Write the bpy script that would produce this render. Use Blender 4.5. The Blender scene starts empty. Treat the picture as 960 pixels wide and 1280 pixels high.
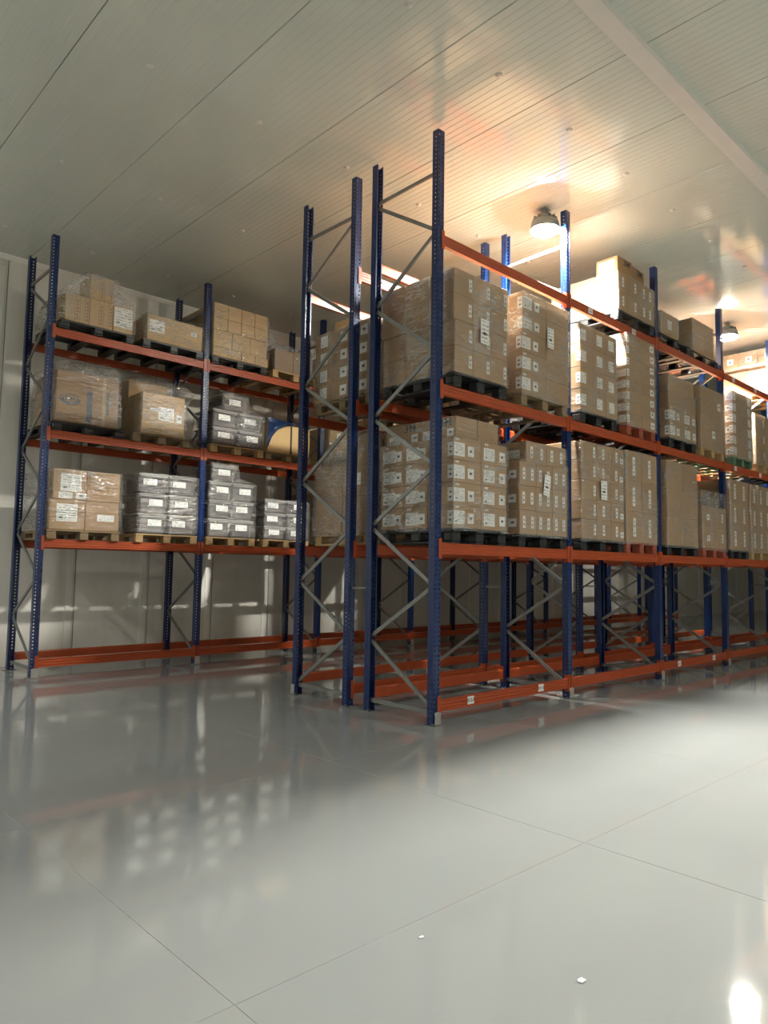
import bpy, bmesh, math, random
from mathutils import Vector, Matrix, noise
random.seed(7)
SC = bpy.context.scene
COL = SC.collection

# ------------------------------------------------------------------ camera
CAMP = (-5.6948, -5.2356, 1.6202); YAW, PITCH, ROLL, FPX = 0.7563, 0.0801, 0.0155, 899.686
fw = Vector((math.sin(YAW)*math.cos(PITCH), math.cos(YAW)*math.cos(PITCH), math.sin(PITCH)))
rt = Vector((math.cos(YAW), -math.sin(YAW), 0)); up = rt.cross(fw)
c_, s_ = math.cos(ROLL), math.sin(ROLL)
rt, up = c_*rt + s_*up, -s_*rt + c_*up
cam_d = bpy.data.cameras.new('camera'); cam = bpy.data.objects.new('camera', cam_d); COL.objects.link(cam)
cam_d.sensor_fit = 'HORIZONTAL'; cam_d.sensor_width = 36; cam_d.lens = FPX/960*36; cam_d.clip_start = .05; cam_d.clip_end = 200
m = Matrix.Identity(4)
for i in range(3):
    m[i][0], m[i][1], m[i][2], m[i][3] = rt[i], up[i], -fw[i], CAMP[i]
cam.matrix_world = m
SC.camera = cam

# ------------------------------------------------------------------ world, exposure
w = bpy.data.worlds.new('world'); SC.world = w; w.use_nodes = True
w.node_tree.nodes['Background'].inputs[0].default_value = (.02, .02, .02, 1)
w.node_tree.nodes['Background'].inputs[1].default_value = .1
SC.view_settings.view_transform = 'Standard'; SC.view_settings.look = 'None'
SC.view_settings.gamma = 1; SC.view_settings.use_curve_mapping = False
SC.view_settings.exposure = 0.55
LAMP_STRENGTH = 5200; RING_STRENGTH = 1350; FILL_STRENGTH = 720; FILL_LEFT_STRENGTH = 1150
SC.cycles.max_bounces = 12; SC.cycles.diffuse_bounces = 5; SC.cycles.glossy_bounces = 5
SC.cycles.transparent_max_bounces = 24; SC.cycles.transmission_bounces = 4
SC.cycles.sample_clamp_indirect = 6

# room dimensions
HC = 6.60; YW = 7.2; XA, XB, YA = -11.0, 30.0, -10.5
L = 2.561; H = 6.532; YC = 1.386; YWR = 5.767; XWR = -2.164; DW = 1.04
ZD = (0.20, 1.86, 3.597, 5.274)
ZW = (0.21, 1.934, 3.537, 5.078)
BH = .12   # beam height

# ------------------------------------------------------------------ material helpers
class NT:
    def __init__(s, name):
        s.m = bpy.data.materials.new(name); s.m.use_nodes = True; s.t = s.m.node_tree; s.t.nodes.clear()
        s.out = s.n('ShaderNodeOutputMaterial')
    def n(s, ty, **kw):
        nd = s.t.nodes.new(ty)
        for k, v in kw.items(): setattr(nd, k, v)
        return nd
    def val(s, sock, v):
        if isinstance(v, bpy.types.NodeSocket): s.t.links.new(v, sock)
        elif v is not None:
            if sock.type == 'RGBA' and len(v) == 3: v = (*v, 1)
            sock.default_value = v
    def math(s, op, a, b=None, c=None, clamp=False):
        nd = s.n('ShaderNodeMath', operation=op, use_clamp=clamp)
        for i, v in enumerate((a, b, c)): s.val(nd.inputs[i], v)
        return nd.outputs[0]
    def mixc(s, f, a, b, bt='MIX'):
        nd = s.n('ShaderNodeMix', data_type='RGBA', blend_type=bt)
        s.val(nd.inputs[0], f); s.val(nd.inputs[6], a); s.val(nd.inputs[7], b); return nd.outputs[2]
    def coord(s, which='Object'): return s.n('ShaderNodeTexCoord').outputs[which]
    def mapping(s, v, sc=(1, 1, 1), rot=(0, 0, 0), loc=(0, 0, 0)):
        nd = s.n('ShaderNodeMapping'); s.val(nd.inputs[0], v)
        nd.inputs[1].default_value = loc; nd.inputs[2].default_value = rot; nd.inputs[3].default_value = sc; return nd.outputs[0]
    def noise(s, v, scale=5, detail=3, rough=.5):
        nd = s.n('ShaderNodeTexNoise'); s.val(nd.inputs['Vector'], v)
        nd.inputs['Scale'].default_value = scale; nd.inputs['Detail'].default_value = detail; nd.inputs['Roughness'].default_value = rough
        return nd.outputs[0]
    def ramp(s, f, p0, p1, c0=(0, 0, 0), c1=(1, 1, 1)):
        nd = s.n('ShaderNodeValToRGB'); s.val(nd.inputs[0], f); e = nd.color_ramp.elements
        e[0].position, e[1].position = p0, p1; e[0].color = (*c0, 1); e[1].color = (*c1, 1); return nd.outputs[0]
    def sep(s, v):
        nd = s.n('ShaderNodeSeparateXYZ'); s.val(nd.inputs[0], v); return nd.outputs
    def comb(s, x, y, z=0.0):
        nd = s.n('ShaderNodeCombineXYZ')
        for i, v in enumerate((x, y, z)): s.val(nd.inputs[i], v)
        return nd.outputs[0]
    def bump(s, h, st=.1, dist=.01, normal=None):
        nd = s.n('ShaderNodeBump'); nd.inputs['Strength'].default_value = st; nd.inputs['Distance'].default_value = dist
        s.val(nd.inputs['Height'], h)
        if normal is not None: s.val(nd.inputs['Normal'], normal)
        return nd.outputs[0]
    def bsdf(s, col, rough=.5, metal=0, spec=.5, normal=None, coat=None):
        nd = s.n('ShaderNodeBsdfPrincipled'); s.val(nd.inputs['Base Color'], col); s.val(nd.inputs['Roughness'], rough)
        nd.inputs['Metallic'].default_value = metal; nd.inputs['Specular IOR Level'].default_value = spec
        if coat: nd.inputs['Coat Weight'].default_value = coat[0]; nd.inputs['Coat Roughness'].default_value = coat[1]
        if normal is not None: s.val(nd.inputs['Normal'], normal)
        return nd.outputs[0]
    def mixs(s, f, a, b):
        nd = s.n('ShaderNodeMixShader'); s.val(nd.inputs[0], f); s.t.links.new(a, nd.inputs[1]); s.t.links.new(b, nd.inputs[2]); return nd.outputs[0]
    def done(s, sh): s.t.links.new(sh, s.out.inputs[0]); return s.m

M = {}
def mk_floor():
    t = NT('floor_epoxy'); g = t.n('ShaderNodeNewGeometry').outputs['Position']
    big = t.noise(g, .6, 3); fine = t.noise(g, 9, 3); peel = t.noise(g, 70, 2)
    col = t.mixc(big, (.255, .266, .262), (.298, .310, .304))
    r = t.math('MULTIPLY_ADD', fine, .04, .02)
    h = t.math('MULTIPLY_ADD', peel, .35, t.math('MULTIPLY', t.noise(g, 9.0, 2), .5))
    M['floor'] = t.done(t.bsdf(col, r, spec=.5, normal=t.bump(h, .018, .015)))
    t = NT('floor_sealant'); M['sealant'] = t.done(t.bsdf((.34, .345, .335), .10, spec=.6))
def mk_ceiling():
    t = NT('ceiling_panel_paint'); g = t.n('ShaderNodeNewGeometry').outputs['Position']; x = t.sep(g)[0]
    col = t.mixc(t.noise(g, .8, 2), (.57, .59, .525), (.63, .65, .58))
    h = t.math('MULTIPLY_ADD', t.noise(t.mapping(g, (9, 1, 1)), 2.2, 2), .5, t.noise(g, 2.2, 2))
    M['ceiling'] = t.done(t.bsdf(col, .11, spec=.5, normal=t.bump(h, .12, .006)))
    t = NT('ceiling_white_profile'); g = t.n('ShaderNodeNewGeometry').outputs['Position']
    M['profile'] = t.done(t.bsdf(t.mixc(t.noise(g, 4), (.60, .57, .52), (.66, .63, .58)), .35))
    t = NT('joint_shadow_gap'); M['joint'] = t.done(t.bsdf((.16, .15, .14), .6))
    t = NT('stud_plastic'); M['stud'] = t.done(t.bsdf((.62, .58, .52), .4))
def mk_wall():
    t = NT('wall_panel_paint'); g = t.n('ShaderNodeNewGeometry').outputs['Position']
    streak = t.noise(t.mapping(g, (3, 3, .25)), 2.2, 4); blot = t.noise(g, 1.1, 4)
    col = t.mixc(streak, (.66, .64, .58), (.80, .78, .71))
    col = t.mixc(t.math('MULTIPLY', t.ramp(blot, .45, .75), .35), col, (.58, .555, .49))
    M['wall'] = t.done(t.bsdf(col, .38, normal=t.bump(blot, .05, .02)))
    t = NT('wall_cover_strip'); g = t.n('ShaderNodeNewGeometry').outputs['Position']
    M['strip'] = t.done(t.bsdf(t.mixc(t.noise(t.mapping(g, (2, 2, .4)), 3), (.76, .74, .68), (.84, .82, .77)), .35))
def post_mat(name, base):
    # painted upright: punched slots are real see-through holes
    t = NT(name); o = t.coord(); x, y, z = t.sep(o); nrm = t.sep(t.n('ShaderNodeNewGeometry').outputs['Normal'])
    fz = t.math('ABSOLUTE', t.math('SUBTRACT', t.math('FRACT', t.math('DIVIDE', z, .05)), .5))
    fz2 = t.math('ABSOLUTE', t.math('SUBTRACT', t.math('FRACT', t.math('ADD', t.math('DIVIDE', z, .05), .5)), .5))
    hz = t.math('LESS_THAN', fz, .23); hz2 = t.math('LESS_THAN', fz2, .15)
    hx = t.math('LESS_THAN', t.math('ABSOLUTE', t.math('SUBTRACT', t.math('ABSOLUTE', x), .030)), .009)
    hy = t.math('LESS_THAN', t.math('ABSOLUTE', t.math('SUBTRACT', y, -.004)), .007)
    ny = t.math('GREATER_THAN', t.math('ABSOLUTE', nrm[1]), .7); nx = t.math('GREATER_THAN', t.math('ABSOLUTE', nrm[0]), .7)
    hole = t.math('ADD', t.math('MULTIPLY', t.math('MULTIPLY', hz, hx), ny), t.math('MULTIPLY', t.math('MULTIPLY', hz2, hy), nx), clamp=True)
    ins = t.math('MULTIPLY', hole, t.math('LESS_THAN', z, 6.49))
    col = t.mixc(t.noise(o, 6, 4), tuple(c*.85 for c in base), tuple(c*1.12 for c in base))
    sh = t.bsdf(col, .28, spec=.5)
    return t.done(t.mixs(ins, sh, t.n('ShaderNodeBsdfTransparent').outputs[0]))
def simple(name, c0, c1, rough=.5, metal=0, spec=.5, scale=8, bump=0, coord='Object', stretch=(1, 1, 1)):
    t = NT(name); o = t.mapping(t.coord(coord), stretch); n = t.noise(o, scale, 4)
    nr = t.bump(n, bump, .01) if bump else None
    return t.done(t.bsdf(t.mixc(n, c0, c1), rough, metal, spec, nr))
def kraft(name, c0, c1, rough=.55):
    t = NT(name); o = t.coord(); rnd = t.n('ShaderNodeObjectInfo').outputs['Random']
    fib = t.noise(t.mapping(o, (2, 2, 14)), 9, 4); bl = t.noise(o, 3, 3)
    col = t.mixc(t.math('MULTIPLY_ADD', fib, .5, t.math('MULTIPLY', rnd, .45)), c0, c1)
    return t.done(t.bsdf(col, rough, spec=.35, normal=t.bump(bl, .12, .02)))
def wrap_mat(name, base, streak, tint=(.74, .74, .72)):
    t = NT(name); o = t.coord(); rnd = t.n('ShaderNodeObjectInfo').outputs['Random']
    off = t.comb(t.math('MULTIPLY', rnd, 17.0), t.math('MULTIPLY', rnd, 9.0), 0.0)
    add = t.n('ShaderNodeVectorMath', operation='ADD'); t.val(add.inputs[0], o); t.val(add.inputs[1], off); v = add.outputs[0]
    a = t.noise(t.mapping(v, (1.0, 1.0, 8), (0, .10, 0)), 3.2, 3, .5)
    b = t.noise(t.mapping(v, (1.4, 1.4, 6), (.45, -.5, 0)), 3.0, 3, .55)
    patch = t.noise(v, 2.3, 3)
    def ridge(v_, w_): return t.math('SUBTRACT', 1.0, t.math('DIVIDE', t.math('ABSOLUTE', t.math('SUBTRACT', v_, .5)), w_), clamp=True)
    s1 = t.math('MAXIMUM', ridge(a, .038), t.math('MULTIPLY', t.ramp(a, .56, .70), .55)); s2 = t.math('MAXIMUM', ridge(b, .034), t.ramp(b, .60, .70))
    st = t.math('MULTIPLY', t.math('MAXIMUM', s1, s2), t.math('MULTIPLY_ADD', t.ramp(patch, .38, .60), .8, .2))  # glints along the creases are painted in as whitish streaks
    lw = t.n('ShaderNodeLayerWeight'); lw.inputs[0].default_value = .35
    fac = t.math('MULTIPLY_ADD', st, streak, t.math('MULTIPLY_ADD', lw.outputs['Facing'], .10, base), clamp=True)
    hgt = t.math('ADD', a, t.math('MULTIPLY_ADD', b, .8, t.math('MULTIPLY', patch, 2.0)))
    nr = t.bump(hgt, .9, .05)
    film = t.bsdf(tint, .12, spec=1.0, normal=nr)
    gl = t.n('ShaderNodeBsdfGlossy'); gl.inputs['Roughness'].default_value = .13; t.val(gl.inputs['Normal'], nr)
    surf = t.mixs(.45, film, gl.outputs[0])
    tr = t.n('ShaderNodeBsdfTransparent'); tr.inputs[0].default_value = (.97, .97, .97, 1)
    return t.done(t.mixs(fac, tr.outputs[0], surf))
def print_mat(name, kind):
    t = NT(name); u, v, _ = t.sep(t.coord('UV')); rnd = t.n('ShaderNodeObjectInfo').outputs['Random']
    paper = (.80, .80, .77); ink = (.06, .06, .06)
    inside = t.math('MULTIPLY', t.math('LESS_THAN', t.math('ABSOLUTE', t.math('SUBTRACT', u, .5)), .43), t.math('LESS_THAN', t.math('ABSOLUTE', t.math('SUBTRACT', v, .5)), .43))
    rows = {'lines': 7, 'square': 7, 'narrow': 9, 'document': 6}[kind]
    rv = t.math('MULTIPLY', v, float(rows)); row = t.math('FLOOR', rv); fr = t.math('FRACT', rv)
    nz = t.noise(t.comb(t.math('MULTIPLY_ADD', u, 9.0, t.math('MULTIPLY', rnd, 30.0)), t.math('MULTIPLY', row, 3.7)), 1.6, 2)
    txt = t.math('MULTIPLY', t.math('GREATER_THAN', nz, .5), t.math('LESS_THAN', t.math('ABSOLUTE', t.math('SUBTRACT', fr, .5)), .2))
    def blob(cx, cy, rx, ry):
        dx = t.math('DIVIDE', t.math('SUBTRACT', u, cx), rx); dy = t.math('DIVIDE', t.math('SUBTRACT', v, cy), ry)
        return t.math('LESS_THAN', t.math('MAXIMUM', t.math('ABSOLUTE', dx), t.math('ABSOLUTE', dy)), 1.0)
    if kind == 'lines': mask = t.math('MULTIPLY', t.math('MAXIMUM', t.math('MULTIPLY', txt, .7), blob(.22, .22, .09, .05)), inside)
    elif kind == 'square': mask = t.math('MULTIPLY', t.math('MAXIMUM', t.math('MULTIPLY', txt, .25), blob(.5, .52, .2, .12)), inside)
    elif kind == 'narrow': mask = t.math('MULTIPLY', t.math('MAXIMUM', t.math('MULTIPLY', txt, .4), t.math('MAXIMUM', blob(.5, .3, .22, .07), blob(.5, .66, .22, .05))), inside)
    else: mask = t.math('MULTIPLY', t.math('MAXIMUM', t.math('MULTIPLY', txt, .8), blob(.5, .42, .2, .06)), inside)
    return t.done(t.bsdf(t.mixc(mask, paper, ink), .35, spec=.5))

mk_floor(); mk_ceiling(); mk_wall()
M['blue'] = post_mat('blue_upright_paint', (.0035, .0215, .103))
M['orange'] = simple('orange_beam_paint', (.33, .050, .011), (.40, .068, .015), .42, scale=5)
M['galv'] = simple('galvanised_steel', (.19, .195, .185), (.27, .275, .265), .42, .6, scale=14)
M['guard'] = simple('off_white_guard', (.55, .54, .50), (.70, .69, .64), .5)
M['bolt'] = simple('zinc_bolt', (.5, .5, .48), (.6, .6, .58), .3, .9)
M['kraft'] = kraft('kraft_board', (.295, .178, .086), (.395, .250, .126))
M['kraft_y'] = kraft('yellow_kraft_board', (.43, .285, .125), (.54, .37, .17))
M['kraft_d'] = kraft('dark_kraft_board', (.20, .125, .07), (.27, .17, .095))
M['kraft_w'] = kraft('white_board', (.48, .47, .45), (.58, .57, .55))
M['wood'] = simple('pallet_wood', (.30, .19, .085), (.46, .31, .15), .65, scale=6, bump=.3, stretch=(1, 6, 6))
M['wood_dark'] = simple('weathered_pallet_wood', (.17, .12, .065), (.28, .20, .11), .7, scale=6, bump=.3, stretch=(1, 6, 6))
M['wood_red'] = simple('red_painted_wood', (.24, .05, .028), (.36, .09, .045), .6, scale=6, bump=.25, stretch=(1, 6, 6))
M['wood_green'] = simple('green_painted_wood', (.05, .11, .06), (.10, .17, .10), .6, scale=6, bump=.25, stretch=(1, 6, 6))
M['plastic'] = simple('black_pallet_plastic', (.008, .009, .010), (.018, .020, .022), .45, scale=10, bump=.1)
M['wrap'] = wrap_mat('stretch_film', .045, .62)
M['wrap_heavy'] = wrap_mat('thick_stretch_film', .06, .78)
M['wrap_blue'] = simple('blue_film', (.012, .035, .11), (.03, .07, .19), .25)
for k in ('lines', 'square', 'narrow', 'document'): M[k] = print_mat('printed_label_' + k, k)
M['ink'] = simple('dark_ink', (.015, .015, .018), (.025, .025, .028), .5)
M['ink_red'] = simple('red_brown_ink', (.22, .05, .03), (.30, .08, .05), .5)
M['blue_print'] = simple('grey_blue_print', (.05, .06, .075), (.10, .115, .13), .45)
M['paper'] = simple('white_paper', (.78, .78, .75), (.84, .84, .81), .5)
M['tape'] = simple('packing_tape', (.45, .33, .20), (.52, .40, .26), .18)
M['strap'] = simple('black_strap', (.012, .012, .012), (.02, .02, .02), .35)
M['lamp_body'] = simple('lamp_housing_grey', (.22, .26, .26), (.30, .34, .34), .4, .5)
def tote_mat():
    t = NT('translucent_tote'); n = t.noise(t.coord(), 6, 3)
    s = t.bsdf(t.mixc(n, (.15, .135, .135), (.23, .215, .21)), .18, spec=.6)
    return t.done(t.mixs(.34, t.n('ShaderNodeBsdfTransparent').outputs[0], s))
M['tote'] = tote_mat()
M['tote_lid'] = simple('tote_lid_plastic', (.20, .19, .185), (.28, .27, .26), .2)
M['contents'] = simple('tote_contents', (.045, .028, .034), (.10, .075, .08), .7, scale=12)
t = NT('lamp_diffuser'); e = t.n('ShaderNodeEmission'); e.inputs[0].default_value = (1, .985, .90, 1); e.inputs[1].default_value = LAMP_STRENGTH
M['emit'] = t.done(e.outputs[0])
t = NT('lamp_diffuser_neutral'); e = t.n('ShaderNodeEmission'); e.inputs[0].default_value = (1, 1, .99, 1); e.inputs[1].default_value = FILL_STRENGTH  # for the fill lamps added behind the camera
M['emit2'] = t.done(e.outputs[0])
t = NT('lamp_diffuser_cool'); e = t.n('ShaderNodeEmission'); e.inputs[0].default_value = (1, 1, .99, 1); e.inputs[1].default_value = FILL_LEFT_STRENGTH  # for the added fill lamp left of the racks
M['emit3'] = t.done(e.outputs[0])
for nm, st in (('ring', RING_STRENGTH), ('ring2', RING_STRENGTH*.2)):
    t = NT('lamp_' + nm); e = t.n('ShaderNodeEmission'); e.inputs[0].default_value = (1, .99, .85, 1); e.inputs[1].default_value = st; M[nm] = t.done(e.outputs[0])

# ------------------------------------------------------------------ mesh helpers
def link(name, mesh, mat=None, parent=None, loc=(0, 0, 0), rot=None):
    o = bpy.data.objects.new(name, mesh); COL.objects.link(o)
    if mat is not None and mesh is not None and not mesh.materials: mesh.materials.append(mat)
    if parent: o.parent = parent
    o.location = loc
    if rot: o.rotation_euler = rot
    return o
def tag(o, label, cat, group=None):
    o['label'] = label; o['category'] = cat
    if group: o['group'] = group
    return o
def struct(o, label=None, cat=None):
    o['kind'] = 'structure'
    if label: o['label'] = label
    if cat: o['category'] = cat
    return o
def empty(name, loc=(0, 0, 0)):
    o = bpy.data.objects.new(name, None); COL.objects.link(o); o.location = loc; o.empty_display_size = .1; return o
_bx = {}
def box(dx, dy, dz, mat, bev=.004, base=False):
    k = (round(dx, 3), round(dy, 3), round(dz, 3), mat, bev, base)
    if k in _bx: return _bx[k]
    bm = bmesh.new(); bmesh.ops.create_cube(bm, size=1)
    for v in bm.verts: v.co = Vector((v.co.x*dx, v.co.y*dy, v.co.z*dz + (dz/2 if base else 0)))
    if bev: bmesh.ops.bevel(bm, geom=bm.edges[:], offset=min(bev, dx/3, dy/3, dz/3), segments=1, affect='EDGES')
    me = bpy.data.meshes.new('box_mesh'); bm.to_mesh(me); bm.free(); me.materials.append(M[mat]); _bx[k] = me; return me
def cells(boxes, mat, bev=0):
    """several boxes (centre, dims) joined in one mesh"""
    bm = bmesh.new()
    for (cx, cy, cz), (dx, dy, dz) in boxes:
        r = bmesh.ops.create_cube(bm, size=1)
        for v in r['verts']: v.co = Vector((v.co.x*dx + cx, v.co.y*dy + cy, v.co.z*dz + cz))
    me = bpy.data.meshes.new('joined_mesh'); bm.to_mesh(me); bm.free(); me.materials.append(M[mat]); return me
def extrude(poly, axis, a0, a1, mat):
    """closed polygon extruded: axis 'z' poly=(x,y); 'x' poly=(y,z)"""
    n = len(poly); vs = []
    for a in (a0, a1):
        for p, q in poly: vs.append((p, q, a) if axis == 'z' else (a, p, q))
    fs = [(i, (i+1) % n, n+(i+1) % n, n+i) for i in range(n)] + [tuple(range(n))[::-1], tuple(range(n, 2*n))]
    me = bpy.data.meshes.new('profile_mesh'); me.from_pydata(vs, [], fs); me.materials.append(M[mat])
    bm = bmesh.new(); bm.from_mesh(me); bmesh.ops.recalc_face_normals(bm, faces=bm.faces[:]); bm.to_mesh(me); bm.free(); return me
def lathe(prof, n, mat, smooth=True, caps=True):
    vs = []; fs = []
    for r, z in prof:
        for i in range(n): a = 2*math.pi*i/n; vs.append((r*math.cos(a), r*math.sin(a), z))
    for j in range(len(prof)-1):
        for i in range(n): fs.append((j*n+i, j*n+(i+1) % n, (j+1)*n+(i+1) % n, (j+1)*n+i))
    if caps: fs += [tuple(range(n))[::-1], tuple(range((len(prof)-1)*n, len(prof)*n))]
    me = bpy.data.meshes.new('lathe_mesh'); me.from_pydata(vs, [], fs); me.materials.append(M[mat])
    bm = bmesh.new(); bm.from_mesh(me); bmesh.ops.recalc_face_normals(bm, faces=bm.faces[:]); bm.to_mesh(me); bm.free()
    if smooth:
        for p in me.polygons: p.use_smooth = len(p.vertices) == 4
    return me
_q = {}
def quad(w, h, mat):
    """flat printed sheet facing -Y, with UVs"""
    k = (round(w, 3), round(h, 3), mat)
    if k in _q: return _q[k]
    me = bpy.data.meshes.new('sheet_mesh')
    me.from_pydata([(-w/2, 0, -h/2), (w/2, 0, -h/2), (w/2, 0, h/2), (-w/2, 0, h/2)], [], [(0, 1, 2, 3)])
    uv = me.uv_layers.new(name='UVMap')
    for i, c in enumerate(((0, 0), (1, 0), (1, 1), (0, 1))): uv.data[i].uv = c
    me.materials.append(M[mat]); _q[k] = me; return me
_tx = {}
def text_mesh(s, size, mat, sx=1.0):
    k = (s, size, mat)
    if k in _tx: return _tx[k]
    cu = bpy.data.curves.new('text', 'FONT'); cu.body = s; cu.size = size; cu.align_x = 'CENTER'; cu.align_y = 'CENTER'; cu.resolution_u = 2; cu.offset = size*.022
    o = bpy.data.objects.new('text', cu); COL.objects.link(o)
    me = bpy.data.meshes.new_from_object(o.evaluated_get(bpy.context.evaluated_depsgraph_get()))
    bpy.data.objects.remove(o); bpy.data.curves.remove(cu)
    me.transform(Matrix.Rotation(math.pi/2, 4, 'X') @ Matrix.Scale(sx, 4, (1, 0, 0)))
    me.materials.clear(); me.materials.append(M[mat]); _tx[k] = me; return me

# ------------------------------------------------------------------ structure
fl = link('floor', cells([(((XA+XB)/2, (YA+YW)/2, -.052), (XB-XA, YW-YA, .1))], 'sealant')); struct(fl, 'glossy grey epoxy floor cut into large square slabs', 'floor')
JX, JY, JP = .71, -2.83, 2.43
xs = [XA] + [JX+JP*k for k in range(-10, 20) if XA < JX+JP*k < XB] + [XB]
ys = [YA] + [JY+JP*k for k in range(-6, 8) if YA < JY+JP*k < YW] + [YW]
for i in range(len(xs)-1):
    for j in range(len(ys)-1):
        dx, dy = xs[i+1]-xs[i]-.004, ys[j+1]-ys[j]-.004
        link('floor_slab', box(dx, dy, .03, 'floor', .0012), parent=fl, loc=((xs[i]+xs[i+1])/2, (ys[j]+ys[j+1])/2, -.015))
ce = link('ceiling', cells([(((XA+XB)/2, (YA+YW)/2, HC+.10), (XB-XA, YW-YA, .12))], 'joint')); struct(ce, 'glossy cream ceiling of long ribbed metal panels', 'ceiling')
SX, SP = -.84, 1.287
_rp = {}
def rib_panel(wd, ln):
    k = (round(wd, 2), round(ln, 2))
    if k not in _rp:   # flat tray with pressed V grooves along its length
        n = max(2, int(round(wd/.0858))); pts = [(-wd/2, .04), (-wd/2, .004), (-wd/2+.004, 0)]
        for q in range(1, n):
            c = -wd/2+wd*q/n; pts += [(c-.0045, 0), (c-.0015, .0022), (c+.0015, .0022), (c+.0045, 0)]
        pts += [(wd/2-.004, 0), (wd/2, .004), (wd/2, .04)]
        _rp[k] = extrude(pts, 'x', -ln/2, ln/2, 'ceiling')
    return _rp[k]
cx = [SX+SP*k for k in range(-8, 26)]
cx = [XA] + [v for v in cx if XA+.2 < v < XB-.2] + [XB]
for i in range(len(cx)-1):
    for (ya, yb) in ((YA, -2.13), (-2.13, YW)):
        link('ceiling_panel', rib_panel(cx[i+1]-cx[i]-.008, yb-ya-.006), parent=ce, loc=((cx[i]+cx[i+1])/2, (ya+yb)/2, HC), rot=(0, 0, math.pi/2))
    for ys_ in (-7.8, -5.4, -3.35, -.99, 1.37, 3.75, 6.1):
        o = link('ceiling_stud', lathe([(.037, 0), (.034, -.009), (.022, -.017), (.006, -.021)], 14, 'stud') if 'stud' not in _tx else _tx['stud'], parent=ce, loc=(cx[i]+.645, ys_, HC)); _tx['stud'] = o.data
tr = link('trim_1', extrude([(-2.04, HC), (-2.05, HC-.045), (-2.22, HC-.045), (-2.23, HC)], 'x', XA, XB, 'profile')); struct(tr, 'wide cream metal profile crossing the ceiling panels', 'ceiling trim')
wb = link('wall_back', cells([(((XA+XB)/2, YW+.15, HC/2), (XB-XA, .22, HC))], 'joint')); struct(wb, 'grey panelled back wall behind the wall rack', 'wall')
wx = [XA] + [-1.1+1.3*k for k in range(-7, 24)] + [XB]
for i in range(len(wx)-1):
    link('wall_panel', box(wx[i+1]-wx[i]-.012, .04, HC, 'wall', .004), parent=wb, loc=((wx[i]+wx[i+1])/2, YW+.02, HC/2))
    if 0 < i: link('joint_strip', box(.11, .01, HC-.2, 'strip', .003), parent=wb, loc=(wx[i]-.10, YW-.006, HC/2-.1))
struct(link('trim_2', extrude([(YW, HC), (YW-.06, HC), (YW-.06, HC-.015), (YW-.012, HC-.075), (YW, HC-.075)], 'x', XA, XB, 'strip')), 'cove trim where back wall meets ceiling', 'trim')
struct(link('wall_front', box(XB-XA, .1, HC, 'wall', 0), loc=((XA+XB)/2, YA-.05, HC/2)), 'panelled wall opposite the racks', 'wall')
struct(link('wall_left', box(.1, YW-YA, HC, 'wall', 0), loc=(XA-.05, (YA+YW)/2, HC/2)), 'panelled end wall of the store', 'wall')
struct(link('wall_right', box(.1, YW-YA, HC, 'wall', 0), loc=(XB+.05, (YA+YW)/2, HC/2)), 'panelled far end wall of the store', 'wall')

# ------------------------------------------------------------------ pallet racks
PW, PD, T = .10, .086, .004
def post_mesh():
    a, b = PW/2, PD/2; c = .018   # C section, web at -y, lips at +y
    poly = [(-a, -b), (a, -b), (a, b), (a-c, b), (a-c, b-T), (a-T, b-T), (a-T, -b+T), (-a+T, -b+T), (-a+T, b-T), (-a+c, b-T), (-a+c, b), (-a, b)]
    return extrude(poly, 'z', .008, H, 'blue')
POST = post_mesh()
def beam_mesh(len_):
    h = BH/2
    prof = [(-.045, h), (-.045, h-.016), (-.040, h-.021), (-.040, h-.033), (-.045, h-.038), (-.045, .010), (-.040, .005), (-.040, -.005), (-.045, -.010),
            (-.045, -h+.030), (-.040, -h+.025), (-.040, -h+.014), (-.045, -h+.009), (-.045, -h), (.005, -h), (.005, h-.02), (-.005, h)]
    return extrude(prof, 'x', -len_/2, len_/2, 'orange')
BLEN = L-PW-.006
BEAM = beam_mesh(BLEN)
def conn_mesh(s):   # s=+1: connector at right end of a beam (post to its right)
    x0 = s*BLEN/2; bs = []
    bs.append(((x0 - s*.002, -.020, 0), (.005, .062, .21)))
    bs.append(((x0 + s*.021, -.0500, 0), (.047, .005, .21)))
    for k in range(5): bs.append(((x0 + s*.026, -.0535, -.08+.04*k), (.010, .003, .012)))
    return cells(bs, 'orange')
CONN = (conn_mesh(-1), conn_mesh(1))
FOOT = cells([((0, 0, .004), (.17, .13, .008)), ((.062, .04, .016), (.018, .018, .02)), ((-.062, -.04, .016), (.018, .018, .02))], 'galv')
def guard_mesh():
    r = random.Random(3); bm = bmesh.new(); n = 7
    pts = [(-.040, -.058), (.0, -.060), (.056, -.058), (.062, -.02), (.060, .02)]
    g = [[bm.verts.new((x + r.uniform(-.004, .004), y + r.uniform(-.004, .004), .012 + (.125 + (r.uniform(-.012, .012) if k == 3 else 0))*k/3)) for (x, y) in pts] for k in range(4)]
    for k in range(3):
        for i in range(len(pts)-1): bm.faces.new((g[k][i], g[k][i+1], g[k+1][i+1], g[k+1][i]))
    bmesh.ops.solidify(bm, geom=bm.faces[:], thickness=.006)
    me = bpy.data.meshes.new('guard_mesh'); bm.to_mesh(me); bm.free(); me.materials.append(M['guard']); return me
GUARD = guard_mesh()
_br = {}
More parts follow.
